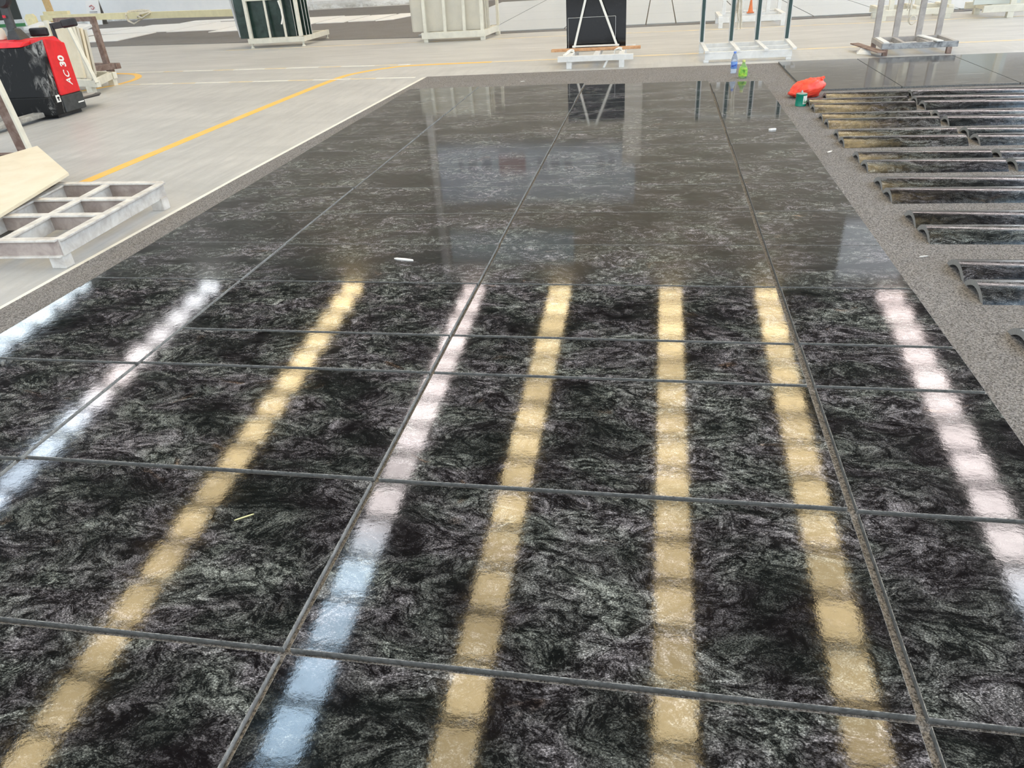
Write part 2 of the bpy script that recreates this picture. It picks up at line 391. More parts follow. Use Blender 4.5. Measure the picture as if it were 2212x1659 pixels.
MB().box(-6.2, -5.1, -.025, -.01, 5.75, 6.4).build('red_print', plain('red_print', (.47, .36, .39), .6), bn)
# dark glazed door in the far wall, seen past the truck
struct('door_1', MB().box(-28.6, -25.95, YF-.08, YF, .22, 2.4), plain('dark_glazing', (.05, .055, .05), .2))
struct('trim_40', MB().box(-28.6, -25.9, YF-.12, YF, .12, .26), WHST)
struct('trim_41', MB().box(-28.6, -25.9, YF-.14, YF, .0, .12), plain('green_skirting', (.06, .24, .09), .6))

# ------------------------------------------------------------------ floor paint
SN = [0]
def stripe(pts, wd, z=.002):
    SN[0] += 1; z += .00015*SN[0]
    mb = MB(); P0 = [Vector((*p, 0)) for p in pts]; P = []; L = []; R = []
    for i in range(len(P0)-1):                                     # round the bends
        a, b, c, d = P0[max(i-1,0)], P0[i], P0[i+1], P0[min(i+2,len(P0)-1)]
        for k in range(6 if len(P0) > 2 else 1):
            u = k/6; P.append(.5*((2*b)+(c-a)*u+(2*a-5*b+4*c-d)*u*u+(3*b-a-3*c+d)*u**3))
    P.append(P0[-1])
    for i, p in enumerate(P):
        d = (P[min(i+1,len(P)-1)]-P[max(i-1,0)]).normalized(); q = Vector((-d.y, d.x, 0))*(wd if not isinstance(wd, tuple) else wd[0]+(wd[1]-wd[0])*i/(len(P)-1))/2
        L.append(p+q); R.append(p-q)
    for i in range(len(P)-1):
        a, b, c, d = R[i], R[i+1], L[i+1], L[i]
        mb.hexa([(a.x,a.y,0),(b.x,b.y,0),(c.x,c.y,0),(d.x,d.y,0),(a.x,a.y,z),(b.x,b.y,z),(c.x,c.y,z),(d.x,d.y,z)])
    return mb
struct('trim_50', stripe([(-3.51, -2), (-3.497, 3.13), (-3.485, 4.22), (-3.468, 5.66), (-3.413, 7.53), (-3.328, 10.68), (-3.315, 11.12)], (.04, .085)), WHITEL)
struct('trim_51', stripe([(-4.93, 4.6), (-4.9, 5.63), (-4.86, 8.94), (-4.78, 11.3), (-4.62, 11.9), (-4.3, 12.3), (-3.9, 12.5), (-2.6, 12.52)], .12), YELL)
struct('trim_52', stripe([(-2.6, 12.52), (7, 12.5)], .09), YELLF)
struct('trim_53', stripe([(-9.6, 10.6), (-9.0, 11.1), (-8.75, 11.7), (-8.85, 12.35), (-9.3, 12.9), (-10.0, 13.15)], .11), YELL)
struct('trim_54', stripe([(-9.3, 16.25), (7, 15.62)], .07), YELLF)
dn = 55
for a, b, yy, s in ((-9.3, -3.4, 11.65, -.085), (-9.4, -4.0, 13.1, -.09)):
    xx = a; k = 0
    while xx < b-.1:
        x2 = min(xx+(.62 if k % 2 == 0 else .42), b)
        struct('trim_%d' % dn, stripe([(xx, yy+(xx-a)*s), (x2, yy+(x2-a)*s)], .065), WHITEL if k % 2 == 0 else YELLF); dn += 1
        xx = x2; k += 1

# ------------------------------------------------------------------ carpets
CZ = .010
tag(MB().prism([(-3.485, -2.5), (6.6, -2.5), (6.6, 11.18), (-3.285, 11.12), (-3.297, 10.68), (-3.388, 7.53), (-3.443, 5.66), (-3.46, 4.22), (-3.472, 3.13)], 0, CZ).build('carpet', CARP),
    'speckled grey carpet laid on the concrete under the black granite', 'carpet')
tag(MB().prism([(-22, 19.4), (-14.1, 18.65), (-5.1, 17.0), (7.5, 16.95), (7.5, 28.9), (-22, 29.5)], 0, .012).build('carpet', CARPD),
    'dark grey carpet at the back of the hall under white slabs', 'carpet')

# ------------------------------------------------------------------ black granite slabs
H = 1.5; T = .02
cols = [(-3.18, -1.5025*H, [6.62, 6.0, 5.386, 4.761, 4.349, 3.943, 3.553, 3.145, 2.744, 2.347, 1.700, 1.218, .755, .28]),
        (-1.4905*H, -.5912*H, [6.59, 6.09, 5.74, 5.39, 5.11, 4.73, 4.353, 3.940, 3.535, 3.122, 2.725, 2.337, 1.934, 1.705, 1.225, .755, .28]),
        (-.5785*H, .4090*H, [6.50, 6.04, 5.70, 5.37, 5.10, 4.735, 4.345, 3.933, 3.540, 3.128, 2.725, 2.337, 1.934, 1.705, 1.223, .755, .28]),
        (.4260*H, .822*H, [6.41, 5.99, 5.67, 5.352, 5.08, 4.735, 4.342, 3.929, 3.549, 3.134, 2.728, 2.338, 1.938, 1.703, 1.219, .754, .28])]
cname = ['leftmost column', 'second column from left', 'second column from right', 'rightmost column']
ords = 'nearest second third fourth fifth sixth seventh eighth ninth tenth eleventh twelfth thirteenth fourteenth fifteenth sixteenth'.split()
for ci, (x0, x1, ys) in enumerate(cols):
    nrow = len(ys)-1
    for i in range(nrow):
        ya, yb = ys[i+1]*H, ys[i]*H
        g = .0095 if ya < 3.4 else .0032
        ya += g; yb -= g
        far = yb > 3.6
        hx, hy = (x1-x0)/2, (yb-ya)/2
        b = MB().box(-hx, hx, -hy, hy, 0, T)
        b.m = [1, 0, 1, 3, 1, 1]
        jx = random.uniform(-.004, .004) if far else random.uniform(-.0015, .0015)
        o = b.build('granite_slab', [GR, EDGE, ARRIS, EDGE_LIT], loc=((x0+x1)/2+jx, (ya+yb)/2, CZ+.0006), bevel=.0009 if far else .0016, bmat=2)
        o.rotation_euler = (random.uniform(-.0006, .0006), random.uniform(-.0004, .0004), random.uniform(-.001, .001))
        k = nrow-1-i
        pos = 'nearest' if k == 0 else ('farthest' if k == nrow-1 else ords[k]+' from near end')
        wdt = ' wide' if (yb-ya) > .85 else (' narrow' if (yb-ya) < .4 else '')
        tag(o, 'polished%s black granite slab, %s of the %s' % (wdt, pos, cname[ci]), 'slab', 'black granite slabs in four columns')

# flat slabs at the right behind the curved tiles
for i, (x0, x1, y0, y1, lab) in enumerate(((1.60, 2.575, 8.93, 11.1, 'by the red bag'), (2.585, 3.715, 8.93, 11.1, 'in front of the grey rack'), (3.725, 6.2, 8.93, 11.1, 'at the right edge'))):
    b = MB().box(-(x1-x0)/2, (x1-x0)/2, -(y1-y0)/2, (y1-y0)/2, 0, .02); b.m = [1, 0, 1, 1, 1, 1]
    tag(b.build('granite_slab', [GREYF, EDGE], loc=((x0+x1)/2, (y0+y1)/2, CZ+.0005), bevel=.0012),
        'large dark grey polished stone panel behind the curved tiles, ' + lab, 'slab', 'flat panels behind the curved tiles')

# ------------------------------------------------------------------ curved tiles
def arc_mesh(name, length, chord=.252, h=.060, t=.027, n=24):
    R = (chord*chord/4+h*h)/(2*h); half = math.asin(min(1, chord/2/R)); ri = R-t
    zc = h-R
    outer = [(R*math.sin(a), zc+R*math.cos(a)) for a in [(-half+2*half*i/n) for i in range(n+1)]]
    inner = [(ri*math.sin(a), max(0, zc+ri*math.cos(a))) for a in [(-half+2*half*i/n) for i in range(n+1)]]
    mb = MB(); m = n+1
    for xx in (0, length):
        for (yy, zz) in outer: mb.v.append((xx, yy, zz))
        for (yy, zz) in inner: mb.v.append((xx, yy, zz))
    def q(f, mi): mb.f.append(f); mb.m.append(mi)
    for i in range(n):
        q((i, i+1, 2*m+i+1, 2*m+i), 0); q((m+i+1, m+i, 3*m+i, 3*m+i+1), 1)
        q((i+1, i, m+i, m+i+1), 1); q((2*m+i, 2*m+i+1, 3*m+i+1, 3*m+i), 1)
    q((0, 2*m, 3*m, m), 1); q((n, m+n, 3*m+n, 2*m+n), 1)
    me = mb.mesh(name, [GRT, ENDG], True)
    me.set_sharp_from_angle(angle=.6)
    return me
ME1, ME2, ME3 = arc_mesh('curved_tile', .905), arc_mesh('curved_tile', 1.42), arc_mesh('curved_tile', .78)
pairs = [2.60, 3.38, 4.17, 4.90, 5.61, 6.36, 7.06, 7.77]
pn_ = ['nearest pair', 'second pair', 'third pair', 'fourth pair', 'fifth pair', 'sixth pair', 'seventh pair', 'eighth pair']
def place_tile(me, x, y, lab):
    o = bpy.data.objects.new('curved_tile', me); COL.objects.link(o)
    o.location = (x, y, CZ+.0005); o.rotation_euler = (0, 0, random.uniform(-.004, .004))
    tag(o, lab, 'tile', 'curved black granite tiles in pairs')
for pi_, f in enumerate(pairs):
    for k in (0, 1):
        yy = f+.125+.257*k
        where = 'front' if k == 0 else 'rear'
        x0 = 1.505+random.uniform(-.012, .012) + (.02 if k == 0 else 0)*0
        place_tile(ME1, x0, yy, 'left %s curved black granite tile of the %s from the camera, open end showing' % (where, pn_[pi_]))
        if f > 5: place_tile(ME2, 2.475+random.uniform(-.01, .02), yy, 'right %s curved black granite tile of the %s from the camera' % (where, pn_[pi_]))
place_tile(ME3, 1.72, 8.47, 'left curved black granite tile of the farthest row, behind the red bag')
place_tile(ME2, 2.53, 8.47, 'right curved black granite tile of the farthest row before the flat panels')

# ------------------------------------------------------------------ small things on the carpet
b = thing('water_bottle', 'tall clear blue water bottle standing on the carpet edge', 'bottle', (.965, 10.40, CZ))
MB().lathe([(.034,0),(.039,.006),(.039,.16),(.036,.175),(.022,.215),(.014,.228),(.014,.236)]).build('body', PETB, b, True)
MB().lathe([(.0395,.055),(.0402,.056),(.0402,.135),(.0395,.136)]).build('label', LABB, b, True)
MB().lathe([(.016,.232),(.0165,.234),(.0165,.252),(.015,.254)]).build('cap', CAPB, b, True)
text('lettering', 'santO', .030, INK, b, Matrix.Translation((0, -.041, .095)) @ Matrix.Rotation(math.pi/2, 4, 'X') @ Matrix.Rotation(.12, 4, 'Z'))
b = thing('drink_bottle', 'squat green drink bottle standing beside the water bottle', 'bottle', (1.04, 9.99, CZ))
MB().lathe([(.038,0),(.047,.008),(.052,.05),(.052,.085),(.045,.12),(.026,.15),(.017,.165),(.016,.182)]).build('body', PETG, b, True)
MB().lathe([(.0525,.025),(.0535,.03),(.0535,.088),(.047,.116)]).build('label', LABG, b, True)
MB().lathe([(.018,.18),(.019,.182),(.019,.202),(.017,.204)]).build('cap', CAPG, b, True)
mb = MB()
for a, l in ((.5, .03), (1.2, .034), (1.9, .034), (2.6, .03)):
    mb.bar((.008, -.0545, .085), (.008+l*math.cos(a), -.0545, .085+l*math.sin(a)*.8), .001, .012, (0, 1, 0))
mb.bar((.008, -.0555, .045), (.008, -.0545, .088), .004, .004); mb.build('leaf_print', LEAFD, b)
t = thing('tin_can', 'teal green tin can with white label in front of the red bag', 'can', (1.435, 8.15, CZ+.0005), .25)
MB().lathe([(.052,0),(.054,.003),(.0525,.006),(.0525,.108),(.0545,.111),(.053,.115)], n=32).build('body', TING, t, True)
mb = MB(); n = 10
for i in range(n):
    a0, a1 = -1.62+i*.11, -1.62+(i+1)*.11
    ps = [(.0535*math.cos(a), .0535*math.sin(a), z) for a in (a0, a1) for z in (.022, .1)]
    mb.add(ps, [(0, 2, 3, 1)])
mb.build('label', LABW, t)
mb = MB()
for a, z0, z1 in ((-1.4, .03, .05), (-1.2, .03, .048), (-.95, .03, .052), (-.72, .034, .05), (-1.35, .054, .062)):
    mb.bar((.0545*math.cos(a), .0545*math.sin(a), z0), (.0545*math.cos(a), .0545*math.sin(a), z1), .006, .002)
mb.build('print', LEAFD, t)
MB().lathe([(.050,.1145),(.049,.118),(.02,.119),(.014,.122),(.006,.142),(.004,.146)]).build('torn_lid', TINM, t)
# red bag: a crumpled closed surface
def bag():
    mb = MB(); nu, nv = 64, 34; rnd = random.Random(3)
    from mathutils import noise as mn
    for j in range(nv+1):
        v = -math.pi/2+math.pi*j/nv
        for i in range(nu):
            u = 2*math.pi*i/nu
            d = Vector((math.cos(u)*math.cos(v), math.sin(u)*math.cos(v), math.sin(v)))
            k = 1+.2*mn.noise(d*1.7+Vector((3, 0, 1)))+.16*(.35-abs(mn.noise(d*3.6)))+.13*(.3-abs(mn.noise(d*7.5+Vector((5, 1, 0)))))
            hgt = .085+.022*d.x
            p = Vector((d.x*.165*k, d.y*.115*k, d.z*hgt*k+hgt*.86))
            if d.x > .3: p.z += .035*(d.x-.3)
            if d.x < -.4: p.z *= 1-.55*(-d.x-.4)
            p.z = max(p.z, 0)
            mb.v.append(tuple(p))
    for j in range(nv):
        for i in range(nu):
            mb.f.append((j*nu+i, j*nu+(i+1)%nu, (j+1)*nu+(i+1)%nu, (j+1)*nu+i)); mb.m.append(0)
    return mb
def smoothbag(o):
    a_ = o.data.attributes.get('sharp_edge')
    if a_: o.data.attributes.remove(a_)
t = thing('plastic_bag', 'crumpled bright red plastic bag lying behind the green tin can', 'bag', (1.555, 8.62, CZ), .35)
MB_bag = bag().build('bag', RBAG, t, True)
MB_bag.scale = (1.1, 1.0, 1.05); smoothbag(MB_bag) 
mb = MB(); rnd = random.Random(5)
for i in range(9):
    a = i*.7; mb.tube([(.135+.015*math.cos(a), .0+.03*math.sin(a*1.3), .125+.01*i*.4), (.155+.02*math.cos(a+1), .02*math.sin(a), .15+.004*i), (.12+.02*math.cos(a+2), .04*math.sin(a+1), .165)], .012, 6)
mb.build('tied_mouth', RBAG, t, True)
# scraps on the stone
ZT = CZ+T+.001
def scrap(name, x, y, l, wd, rz, m, lab, cat, z=ZT, t_=.003):
    mb = MB(); hw = wd/2
    mb.prism([(-l/2, -hw*.3), (-l*.3, -hw), (l*.25, -hw*.8), (l/2, -hw*.2), (l*.42, hw*.7), (0, hw), (-l*.4, hw*.6)], 0, t_)
    o = mb.build(name, m, loc=(x, y, z)); o.rotation_euler[2] = rz; return tag(o, lab, cat)
scrap('paper_scrap', -1.39, 3.83, .13, .022, -.25, WMARB, 'white scrap lying on a slab left of the middle joint', 'scrap', t_=.006)
def Lw(x, y): return (x, y)
scrap('straw', -1.235, 1.607, .062, .0032, .62, plain('pale_straw', (.80, .75, .42), .6), 'pale straw lying on the near dark slab by a brown vein', 'straw', t_=.003)
scrap('paper_scrap', 1.02, 6.98, .07, .035, .3, WMARB, 'small white crumb near the slab end by the tin can row', 'scrap', t_=.012)
scrap('stone_chip', 1.35, 6.17, .06, .02, .8, WMARB, 'white flake on the rightmost slab column beside the tiles', 'chip')
scrap('stone_chip', 1.42, 3.98, .05, .012, .3, PALEE, 'white chip on the carpet below the second curved pair', 'chip', z=CZ+.001)
scrap('stone_chip', -1.75, 10.35, .06, .04, .3, PALEE, 'small white chip on the far carpet strip', 'chip', z=CZ+.001)

# ------------------------------------------------------------------ racks
def part(name, m, parent, fn, bevel=.004):
    mb = MB(); fn(mb); return mb.build(name, m, parent, bevel=bevel)
def bars(parent, name, m, lst, w, h, upv=(0,0,1)):
    for a, b in lst: part(name, m, parent, lambda mb: mb.bar(a, b, w, h, upv))
def feet(parent, m, pts, z, r=.05, sq=True):
    for x, y in pts:
        if sq: part('foot', m, parent, lambda mb: mb.box(x-r, x+r, y-r, y+r, 0, z))
        else:
            MB().lathe([(r*1.25, 0), (r*1.2, .012), (r*.62, .03), (r*.62, z*.7), (r, z)], (x, y, 0)).build('foot', m, parent, True)

# green marble rack
t = thing('slab_rack', 'cream steel rack holding dark green marble slabs', 'rack', (0,0,0))
bars(t, 'base_beam', CREAM, [((-8.82,16.45,.14),(-7.5,16.45,.14)), ((-8.75,17.75,.14),(-7.55,17.75,.14)), ((-8.76,16.45,.14),(-8.76,17.85,.14)), ((-7.55,16.4,.14),(-7.55,17.85,.14))], .08, .1)
feet(t, CREAM, [(-8.76,16.46), (-7.56,16.46), (-7.56,17.8), (-8.76,17.8)], .09, .035, False)
bars(t, 'upright', CREAM, [((x,16.45,.19),(x,16.50,1.5)) for x in (-8.74,-7.58)], .075, .06)
bars(t, 'slat', CREAM, [((x,16.45,.19),(x,16.50,1.5)) for x in (-8.29,-7.92)], .045, .03)
bars(t, 'top_rail', CREAM, [((-8.78,16.475,.945),(-7.55,16.475,.945))], .05, .06)
strp = MB().tube([(-7.93,16.40,.9),(-7.90,16.41,.72),(-7.885,16.39,.6),(-7.90,16.36,.52),(-7.925,16.345,.45)], .016, 6, flat=.5).build('webbing_strap', STRAP, None, True)
tag(strp, 'short white strap hanging in front of the green marble slabs', 'strap')
gs = [(-9.05,-7.73,1.55,'front'), (-9.08,-7.62,1.5,'second'), (-9.1,-7.57,1.55,'third'), (-9.12,-7.53,1.5,'fourth'), (-9.15,-7.50,1.5,'rearmost')]
for i, (x0, x1, hh, nm) in enumerate(gs):
    yy = 16.56+.075*i; mb = MB()
    mb.box(x0, x1, yy, yy+.03, .19, hh); mb.m = [1, 1, 0, 1, 0, 1]
    tag(mb.build('marble_slab', [GREENS, PALEE]), '%s dark green marble slab standing in the cream rack' % nm, 'slab', 'dark green marble slabs')
mb = MB()
for i in range(9):
    z0, z1 = .19+i*.15, .19+(i+1)*.15; f = lambda z: -9.25-.06*math.sin((z-.19)*1.6)
    mb.hexa([(f(z0)-.04,16.95,z0),(f(z0),16.95,z0),(f(z0),17.0,z0),(f(z0)-.04,17.0,z0),(f(z1)-.04,16.95,z1),(f(z1),16.95,z1),(f(z1),17.0,z1),(f(z1)-.04,17.0,z1)])
mb.box(-9.3,-7.6,17.0,17.03,.19,1.5)
tag(mb.build('marble_slab', PALEE), 'pale backed slab bowed at the left behind the green slabs', 'slab')

# cream limestone rack
t = thing('slab_rack', 'cream steel rack with cream limestone slabs, left of black slab', 'rack')
bars(t, 'base_beam', CREAM, [((-4.72,15.93,.125),(-3.42,15.93,.125)), ((-4.7,16.9,.125),(-3.32,16.9,.125)), ((-4.66,15.93,.125),(-4.66,16.95,.125)), ((-3.46,15.9,.125),(-3.36,16.95,.125))], .09, .12)
feet(t, CREAM, [(-4.64,15.95), (-3.46,15.95), (-3.33,16.88), (-4.66,16.88)], .065, .045)
bars(t, 'upright', CREAM, [((-4.64,15.93,.18),(-4.62,15.95,1.5)), ((-3.46,15.93,.18),(-3.44,15.95,1.5)), ((-3.32,16.9,.18),(-3.32,16.92,1.5))], .06, .06)
bars(t, 'slat', CREAM, [((-4.23,15.95,.18),(-4.2,15.97,1.5)), ((-3.83,15.95,.18),(-3.8,15.97,1.5))], .06, .03)
for i, (x0, x1, y0, nm) in enumerate(((-4.66,-3.48,16.06,'front'), (-4.95,-3.46,16.14,'second'), (-5.0,-3.43,16.22,'third'), (-4.98,-3.41,16.30,'fourth'), (-5.0,-3.40,16.38,'rear'))):
    tag(MB().box(x0, x1, y0, y0+.05, .185, 1.5).build('limestone_slab', CREAMS, bevel=.004), '%s cream limestone slab standing in its steel rack' % nm, 'slab', 'cream limestone slabs')

# black granite slab on trestle
t = thing('slab_trestle', 'white steel trestle carrying the upright black slabs', 'trestle')
bars(t, 'front_beam', WHST, [((-1.40,11.40,.135),(-.33,11.40,.135))], .07, .075)
bars(t, 'side_beam', WHST, [((-1.24,11.4,.135),(-1.24,12.55,.135)), ((-.5,11.4,.135),(-.5,12.55,.135)), ((-.86,11.4,.135),(-.86,12.55,.135))], .08, .07)
bars(t, 'rear_beam', WHST, [((-1.4,12.5,.135),(-.33,12.5,.135))], .07, .07)
feet(t, WHST, [(-1.24,11.42), (-.49,11.40), (-1.24,12.5), (-.5,12.5)], .1, .037)
bars(t, 'brace', WHST, [((-.69,11.42,.10),(-.745,11.42,.0))], .05, .03)
bars(t, 'upright', WHST, [((-1.2,12.48,.17),(-1.2,12.44,.92)), ((-.55,12.48,.17),(-.55,12.44,.92))], .05, .05)
tag(MB().box(-1.56,-.24,11.90,12.02,.172,.205).build('timber_batten', TIMB, bevel=.003), 'rough timber batten laid across the white trestle', 'timber')
tag(MB().box(-1.36,-.47,12.26,12.29,.171,.965).build('granite_slab', [BLACKS], bevel=.002), 'tall polished black granite panel on white trestle', 'slab')
mb = MB(); mb.box(-1.33,-.62,12.20,12.225,.171,.6); mb.m = [0, 1, 0, 1, 0, 0]
o = tag(mb.build('granite_slab', [BLACKS, PALEE], bevel=.004, bmat=1), 'smaller polished black granite panel leaning before the taller one', 'slab')
o.rotation_euler[0] = 0
t = thing('ratchet_strap', 'white webbing strap tied around the upright black slabs', 'strap')
bars(t, 'webbing', STRAP, [((-1.02,12.19,1.0),(-1.24,12.14,.18)), ((-.92,12.19,1.0),(-.58,12.12,.17))], .034, .008, (0,1,0))
bars(t, 'webbing', STRAP, [((-1.26,12.1,.219),(-.56,12.06,.219)), ((-1.24,12.12,.19),(-1.31,11.45,.178)), ((-.92,12.19,.98),(-1.02,12.30,.985))], .04, .022)
for kx, ky in ((-.56, 11.80), (-1.26, 11.78)):
    mb = MB()
    for i in range(4):
        yy = ky+.024*i; q = .004*(i % 2)
        mb.tube([(kx-.055-q, yy, .10), (kx-.05, yy+.006, .178), (kx, yy+.01+q, .192+q), (kx+.05, yy+.004, .178), (kx+.055+q, yy, .10)], .013, 6, flat=.5)
    mb.tube([(kx-.04, ky-.01, .19), (kx+.01, ky+.04, .208), (kx+.045, ky+.10, .192)], .014, 6, flat=.6)
    mb.build('wrap', STRAP, t, True)

# green-post A rack (empty)
t = thing('slab_rack', 'empty white steel rack with four dark green padded posts', 'rack')
bars(t, 'base_beam', WHST, [((.66,11.5,.085),(1.82,11.5,.085)), ((.62,12.5,.085),(1.92,12.5,.085))], .05, .10)
bars(t, 'middle_rail', WHST, [((.68,11.95,.11),(1.86,11.95,.11))], .03, .05)
bars(t, 'cross_beam', WHST, [((a,11.42,.145),(b,12.54,.145)) for a, b in ((.68,.66),(1.1,1.08),(1.47,1.45),(1.84,1.88))], .055, .03)
bars(t, 'leg', WHST, [((.68,11.5,.0),(.68,11.5,.034)), ((1.78,11.5,.0),(1.78,11.5,.034)), ((.66,12.5,0),(.66,12.5,.034)), ((1.87,12.5,0),(1.87,12.5,.034))], .07, .06)
for x in (.655, 1.08, 1.45, 1.875):
    p = part('post', WHST, t, lambda mb: mb.bar((x,12.5,.16),(x,12.5,1.02), .075, .05))
    part('pad', GREENR, p, lambda mb: mb.box(x-.022, x+.022, 12.455, 12.478, .165, 1.02))
bars(t, 'top_rail', WHST, [((.62,12.54,1.0),(1.92,12.54,1.0))], .03, .03)
# webbing bundles
def bundle(name, lab, x, y, z0, z1, n, spread, seed, m=ROPE, tail=None):
    r = random.Random(seed); mb = MB()
    for i in range(n):
        a = r.uniform(-1, 1); b_ = r.uniform(-1, 1); l = r.uniform(.0, .25)*(z1-z0)
        pts = []
        for k in range(8):
            u = k/7; wob = math.sin(u*5+i)*.35
            pts.append((x+spread*(a*(.35+.65*abs(2*u-1))+wob*.4), y+spread*b_*.5*(.4+.6*u), z1+(z0+l-z1)*u))
        mb.tube(pts, .011, 6, flat=.4)
    if tail: 
        cx, cz, rr = tail
        mb.tube([(cx+rr*math.cos(a_*.45), y-.03, cz+rr*1.3*math.sin(a_*.45)) for a_ in range(14)], .01, 6, flat=.5)
    o = mb.build(name, m, None, True); return tag(o, lab, 'strap')
bundle('webbing_bundle', 'bundle of cream lifting straps hanging in green post rack', 1.16, 12.47, .30, 1.0, 14, .06, 2)
# grey rack
t = thing('slab_rack', 'empty weathered grey steel rack on four short legs', 'rack')
bars(t, 'front_beam', GREYDK, [((2.96,11.48,.115),(3.9,11.48,.115))], .05, .07)
bars(t, 'rear_beam', GREYST, [((3.0,12.2,.115),(3.9,12.2,.115))], .05, .07)
bars(t, 'cross_beam', GREYST, [((2.985,11.5,.12),(3.03,12.22,.12)), ((3.25,11.5,.115),(3.29,12.22,.115)), ((3.56,11.5,.115),(3.6,12.22,.115)), ((3.87,11.5,.12),(3.875,12.22,.12))], .05, .065)
feet(t, RUSTY, [(3.01,11.47), (3.80,11.47), (3.03,12.18), (3.85,12.18)], .082, .03)
bars(t, 'post', GREYST, [((x,12.2,.15),(x-.01,12.2,1.1)) for x in (3.045,3.3,3.6,3.855)], .075, .05)
bars(t, 'top_rail', GREYST, [((3.0,12.22,1.08),(3.9,12.22,1.08))], .04, .04)
tag(part('flat_bar', WHST, None, lambda mb: mb.bar((3.60,12.12,.162),(3.66,11.42,.162), .085, .016)), 'loose white flat bar lying across the grey rack base', 'bar')
mb = MB(); mb.bar((3.02,11.5,.158),(3.05,12.1,.158), .07, .012)
tag(mb.build('flat_bar', WHST), 'short white flat bar lying at the left end of the grey rack', 'bar')
t = thing('bent_plate', 'bent rusty steel bracket lying on the floor beside grey rack', 'plate')
part('plate', RUSTY, t, lambda mb: mb.bar((2.76,12.15,.09),(2.95,11.33,.06), .12, .015))
part('prop', WHST, t, lambda mb: mb.hexa([(2.72,11.75,0),(2.88,11.6,0),(2.90,11.75,0),(2.76,11.95,0),(2.78,11.8,.07),(2.87,11.66,.065),(2.89,11.78,.065),(2.80,11.9,.07)]))
bundle('webbing_bundle', 'cream lifting strap looped on the grey rack', 3.415, 12.16, .30, 1.05, 6, .035, 5, tail=(3.47,.36,.045))
# white racks across the aisle
t = thing('slab_rack', 'white steel rack across the aisle behind green post rack', 'rack')
bars(t, 'base_beam', WHST, [((1.12,16.02,.14),(2.36,16.02,.14)), ((1.12,16.95,.16),(2.36,16.95,.16))], .06, .10)
bars(t, 'cross_beam', WHST, [((1.16,16.0,.19),(1.16,17.0,.19)), ((2.3,16.0,.19),(2.3,17.0,.19))], .08, .05)
feet(t, WHST, [(1.17,16.02), (2.3,16.02), (1.17,16.95), (2.3,16.95)], .1, .04)
bars(t, 'post', WHST, [((1.25,16.5,.16),(1.25,16.5,1.2)), ((1.62,16.9,.2),(1.62,16.9,1.2)), ((2.07,16.5,.16),(2.07,16.5,1.2)), ((2.33,16.9,.2),(2.33,16.9,1.2))], .07, .05)
bars(t, 'middle_rail', WHST, [((1.16,16.5,.175),(2.34,16.5,.175))], .06, .05)
t = thing('traffic_cone', 'small orange cone standing on the white rack', 'cone', (1.75,16.5,.2))
MB().lathe([(.055,.012),(.042,.05),(.028,.14),(.018,.22),(.014,.23)]).build('cone', ORNG, t, True)
part('base', ORNG, t, lambda mb: mb.box(-.065,.065,-.065,.065,0,.015))
t = thing('slab_rack', 'white steel rack across the aisle behind the grey rack', 'rack')
bars(t, 'base_beam', CREAM, [((3.95,15.9,.13),(5.2,15.9,.13)), ((3.95,16.6,.15),(5.2,16.6,.15))], .06, .10)
bars(t, 'cross_beam', CREAM, [((4.0,15.86,.2),(4.0,16.65,.2)), ((4.6,15.86,.2),(4.6,16.65,.2)), ((5.14,15.86,.2),(5.14,16.65,.2))], .08, .04)
feet(t, CREAM, [(4.04,15.92), (5.12,15.92), (4.04,16.58), (5.12,16.58)], .09, .045)
bars(t, 'post', CREAM, [((4.17,16.0,.15),(4.15,16.0,1.1)), ((4.45,16.5,.18),(4.45,16.5,1.1)), ((4.75,16.5,.18),(4.75,16.5,1.1)), ((5.12,16.0,.15),(5.1,16.0,1.1))], .085, .05)
t = thing('slab_rack', 'cream steel rack at the right edge across the aisle', 'rack')
bars(t, 'base_beam', CREAM, [((5.55,15.52,.15),(7.2,15.52,.15)), ((5.55,16.4,.15),(7.2,16.4,.15))], .07, .11)
bars(t, 'cross_beam', CREAM, [((5.75,15.5,.15),(5.75,16.45,.15)), ((7.1,15.5,.15),(7.1,16.45,.15))], .07, .09)
feet(t, CREAM, [(6.0,15.54), (7.05,15.54), (5.75,16.38), (7.05,16.38)], .1, .05)
bars(t, 'post', CREAM, [((6.02,15.56,.2),(6.0,15.56,1.1)), ((7.0,15.56,.2),(7.0,15.56,1.1))], .09, .06)
for i, nm in enumerate(('front', 'middle', 'rear')):
    tag(MB().box(5.45+.03*i, 6.2, 15.72+.09*i, 15.76+.09*i, .206, 1.0).build('glass_slab', plain('pale_teal_stone', (.62, .66, .63), .3), bevel=.003), '%s pale teal slab standing in the rack at the right edge' % nm, 'slab', 'pale teal slabs')
# thin frame by the far wall
t = thing('display_rack', 'thin white steel rack standing against the far white wall', 'frame')
bars(t, 'post', WHST, [((-13.0,29.6,0),(-13.0,29.6,1.6)), ((-11.0,29.6,0),(-11.0,29.6,1.6))], .09, .07)
bars(t, 'rail', WHST, [((-13.1,29.57,.24),(-10.6,29.57,.24)), ((-13.1,29.57,1.55),(-10.9,29.57,1.55))], .07, .09)
